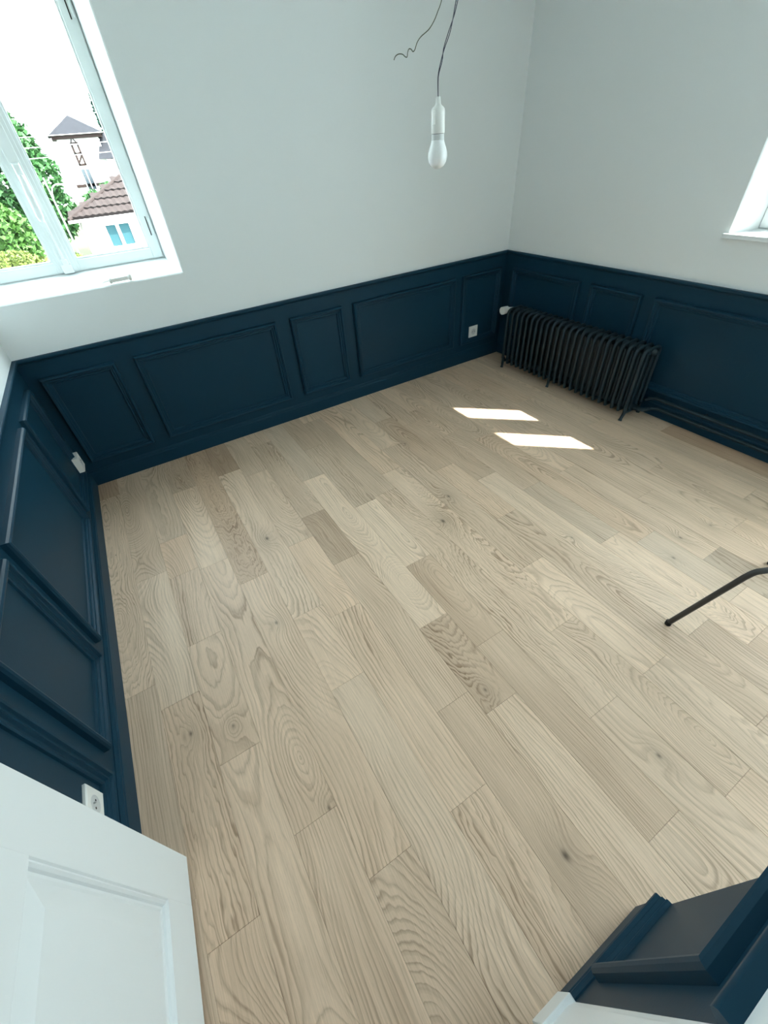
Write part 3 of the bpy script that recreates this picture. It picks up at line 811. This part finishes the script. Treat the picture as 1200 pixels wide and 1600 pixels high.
# white hip-roofed house
hs = tag(empty('house', (4.5, 44.5, G), 1.0), 'white rendered house with a hipped tile roof below the window', 'house')
MB(1).box(.35, 9, 40, 49, G, -1.30).build('wall', 'render', hs)
ez, rz_, ex = -1.27, .75, -.15
c4 = [(ex, 39.5, ez), (9.5, 39.5, ez), (9.5, 49.5, ez), (ex, 49.5, ez)]
rf = MB(1).add(c4 + [(4.6, 44.5, rz_), (4.8, 44.5, rz_)], [(0, 1, 5, 4), (1, 2, 5), (2, 3, 4, 5), (3, 0, 4), (0, 3, 2, 1)]).build('roof', 'tile', hs)
for k in range(5):                                    # tile courses on the front slope
    f = (k + .15) / 5.0; g_ = (k + 1.15) / 5.0
    xl, xr = ex + (4.6 - ex) * f, 9.5 + (4.8 - 9.5) * f
    yv, zv = 39.5 + 5 * f, ez + (rz_ - ez) * f
    n_ = max(2, int((xr - xl) / .42)); mb = MB(1); eb = MB(1)
    for j in range(n_):
        a = xl + (xr - xl) * j / n_; b = xl + (xr - xl) * (j + 1) / n_
        mb.add([(a, yv, zv + .15), ((a + b) / 2, yv - .03, zv + .21), (b, yv, zv + .15), (b, yv + .94, zv + .46), ((a + b) / 2, yv + .94, zv + .52), (a, yv + .94, zv + .46), (a, yv, zv + .01), (b, yv, zv + .01)],
               [(0, 1, 4, 5), (1, 2, 3, 4)])
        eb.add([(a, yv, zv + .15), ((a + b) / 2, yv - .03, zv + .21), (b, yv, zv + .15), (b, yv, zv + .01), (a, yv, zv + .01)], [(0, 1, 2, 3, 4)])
    mb.build('tile_course', 'tile', rf)
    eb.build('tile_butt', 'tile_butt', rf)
MB(1).box(ex - .08, 9.6, 39.36, 39.52, ez - .10, ez + .06).build('gutter', 'render', hs)
MB(1).tube([(.5, 39.75, ez - .1), (.42, 39.9, ez - .5), (.42, 39.9, G)], .06, 8).build('downpipe', 'stone', hs)
MB(1).tube([(ex, 39.5, ez + .1), (4.6, 44.5, rz_ + .12)], .14, 8).build('hip_ridge', 'tile', hs)
for (a, b) in ((1.95, 2.62), (2.85, 3.55)):
    w_ = MB(1).box(a, b, 39.93, 40.02, -3.1, -1.78).build('window', 'curtain', hs)
    mbf = MB(1); 
    for (p0, p1, q0, q1) in ((a - .08, a, -3.18, -1.70), (b, b + .08, -3.18, -1.70), (a, b, -3.18, -3.10), (a, b, -1.78, -1.70)):
        mbf.box(p0, p1, 39.86, 40.0, q0, q1)
    mbf.build('window_frame', 'render', w_)

# tower house
tw = tag(empty('tower_house', (3.2, 57, G), 1.0), 'cream tower house with brown half-timbering and a grey pyramid roof', 'house')
MB(1).box(1.55, 4.95, 55.4, 58.8, G, 3.75).build('tower_wall', 'render', tw)
MB(1).add([(.95, 54.8, 3.85), (5.55, 54.8, 3.85), (5.55, 59.4, 3.85), (.95, 59.4, 3.85), (3.25, 57.1, 5.25)], [(0, 1, 4), (1, 2, 4), (2, 3, 4), (3, 0, 4), (0, 3, 2, 1)]).build('tower_roof', 'slate', tw)
MB(1).box(1.2, 5.3, 55.05, 59.1, 3.58, 3.85).build('cornice', 'timber', tw)
MB(1).box(1.5, 5.0, 55.3, 55.42, .15, .38).build('timber_band', 'timber', tw)
for (a, b, z0, z1, m_) in ((2.45, 2.62, 1.75, 3.3, 'timber'), (2.95, 3.1, 1.75, 3.3, 'timber'), (2.45, 3.1, 3.2, 3.35, 'timber'), (2.45, 3.1, 2.5, 2.65, 'timber'), (2.45, 3.1, 1.7, 1.85, 'timber')):
    MB(1).box(a, b, 55.28, 55.42, z0, z1).build('timber_beam', m_, tw)
MB(1).tube([(2.5, 55.33, 1.85), (3.05, 55.33, 2.5)], .06, 6).build('timber_beam', 'timber', tw)
MB(1).tube([(2.5, 55.33, 3.2), (2.78, 55.33, 3.7), (3.05, 55.33, 3.2)], .06, 6).build('timber_beam', 'timber', tw)
for (z0, z1) in ((-.05, 1.45), (-.95, -.25), (-2.4, -1.3)):
    w_ = MB(1).box(2.42, 3.12, 55.30, 55.42, z0, z1).build('window', 'extglass', tw)
    MB(1).box(2.74, 2.80, 55.24, 55.30, z0, z1).box(2.36, 2.42, 55.24, 55.32, z0, z1).box(3.12, 3.18, 55.24, 55.32, z0, z1).build('window_bars', 'render', w_)
MB(1).box(4.95, 11, 54.6, 59, G, 2.0).build('wing_wall', 'render', tw)
MB(1).add([(4.2, 54.1, 2.05), (11.5, 54.1, 2.05), (11.5, 59.5, 2.05), (4.95, 59.5, 2.05), (5.3, 56.8, 3.9), (11.5, 56.8, 3.9)], [(0, 1, 5, 4), (3, 4, 5, 2), (0, 4, 3), (1, 2, 5), (0, 3, 2, 1)]).build('wing_roof', 'slate', tw)
for i in range(6):
    MB(1).box(5.6 + i * .28, 6.2 + i * .28, 54.5, 54.62, 1.55 - i * .33, 1.62 - i * .33).build('facade_band', 'stone', tw)

# garden wall, car, lamp post, cables
gw = MB(1).box(-12, 2.0, 29.5, 29.8, G, -2.95).build('garden_wall', 'stone', None, (-5, 29.6, G))
tag(gw, 'long pale stone garden wall below the bushes', 'wall')
MAT['terrace'] = plain('pale_terrace', (0.2250, 0.2100, 0.1900), 0.85, 0.2, nscale=0.8, namt=0.15)
tr = MB(1).box(-12, 3, 24, 29.4, G, -3.4).build('terrace', 'terrace', None, (-5, 27, G))
tag(tr, 'pale raised terrace in front of the garden wall', 'terrace')
car = tag(empty('parked_car', (-2.6, 28.4, -3.4), 1.0), 'pale parked car with dark windows by the garden wall', 'car')
def side(x, zs): return [(x, 28.0, zs[0]), (x, 28.9, zs[0]), (x, 28.9, zs[1]), (x, 28.0, zs[1])]
MB(1).add([(-3.9, 28, -3.2), (-1.0, 28, -3.2), (-1.0, 28, -2.75), (-1.5, 28, -2.68), (-3.9, 28, -2.7), (-3.9, 29.1, -3.2), (-1.0, 29.1, -3.2), (-1.0, 29.1, -2.75), (-1.5, 29.1, -2.68), (-3.9, 29.1, -2.7)],
          [(0, 1, 2, 3, 4), (5, 9, 8, 7, 6), (0, 5, 6, 1), (1, 6, 7, 2), (2, 7, 8, 3), (3, 8, 9, 4), (4, 9, 5, 0)]).build('car_body', 'carpaint', car, bevel=.05)
MB(1).prism([(-3.7, 28.05, -2.70), (-1.6, 28.05, -2.69), (-2.1, 28.12, -2.33), (-3.45, 28.12, -2.33)], [(-3.7, 29.05, -2.70), (-1.6, 29.05, -2.69), (-2.1, 28.98, -2.33), (-3.45, 28.98, -2.33)]).build('cabin', 'extglass', car)
MB(1).prism([(-3.45, 28.10, -2.33), (-2.1, 28.10, -2.33), (-2.2, 28.14, -2.27), (-3.4, 28.14, -2.27)], [(-3.45, 29.0, -2.33), (-2.1, 29.0, -2.33), (-2.2, 28.96, -2.27), (-3.4, 28.96, -2.27)]).build('car_roof', 'carpaint', car)
for x in (-3.3, -1.6):
    for yy in (28.0, 29.0):
        MB(1).tube([(x, yy - .02, -3.18), (x, yy + .14, -3.18)], .22, 14).build('wheel', 'rubber', car)
lp = tag(empty('street_lamp', (.15, 43, G), 1.0), 'pale street lamp post with a curved arm in front of the trees', 'street lamp')
MB(1).tube([(-.55, 43, G), (-.55, 43, 1.2)], [.07, .045], 10).build('post', 'cable', lp, smooth=True)
MB(1).tube(cr([(-.55, 43, -.1), (-.35, 43, .5), (0, 43, .75), (.45, 43, .72)]), .035, 8).build('arm', 'cable', lp, smooth=True)
MB(1).tube([(.35, 43, .72), (.5, 43, .70), (.8, 43, .66), (.85, 43, .66)], [.05, .09, .09, .04], 10).build('lamp_head', 'cable', lp, smooth=True)
for i, (za, zb, lab) in enumerate(((2.49, 2.52, 'highest of the thin overhead cables crossing in front of the trees'), (2.19, 2.24, 'middle one of the thin overhead cables crossing in front of the trees'), (1.88, 1.94, 'lowest of the thin overhead cables crossing in front of the trees'))):
    cb = MB(1).tube([(-30, 21, za + .2), (-8, 21.7, za), (-1, 22, za), (5, 22.2, zb), (30, 23, zb + .6)], .011, 6).build('overhead_cable', 'cable', None, (0, 22, za))
    tag(cb, lab, 'cable')
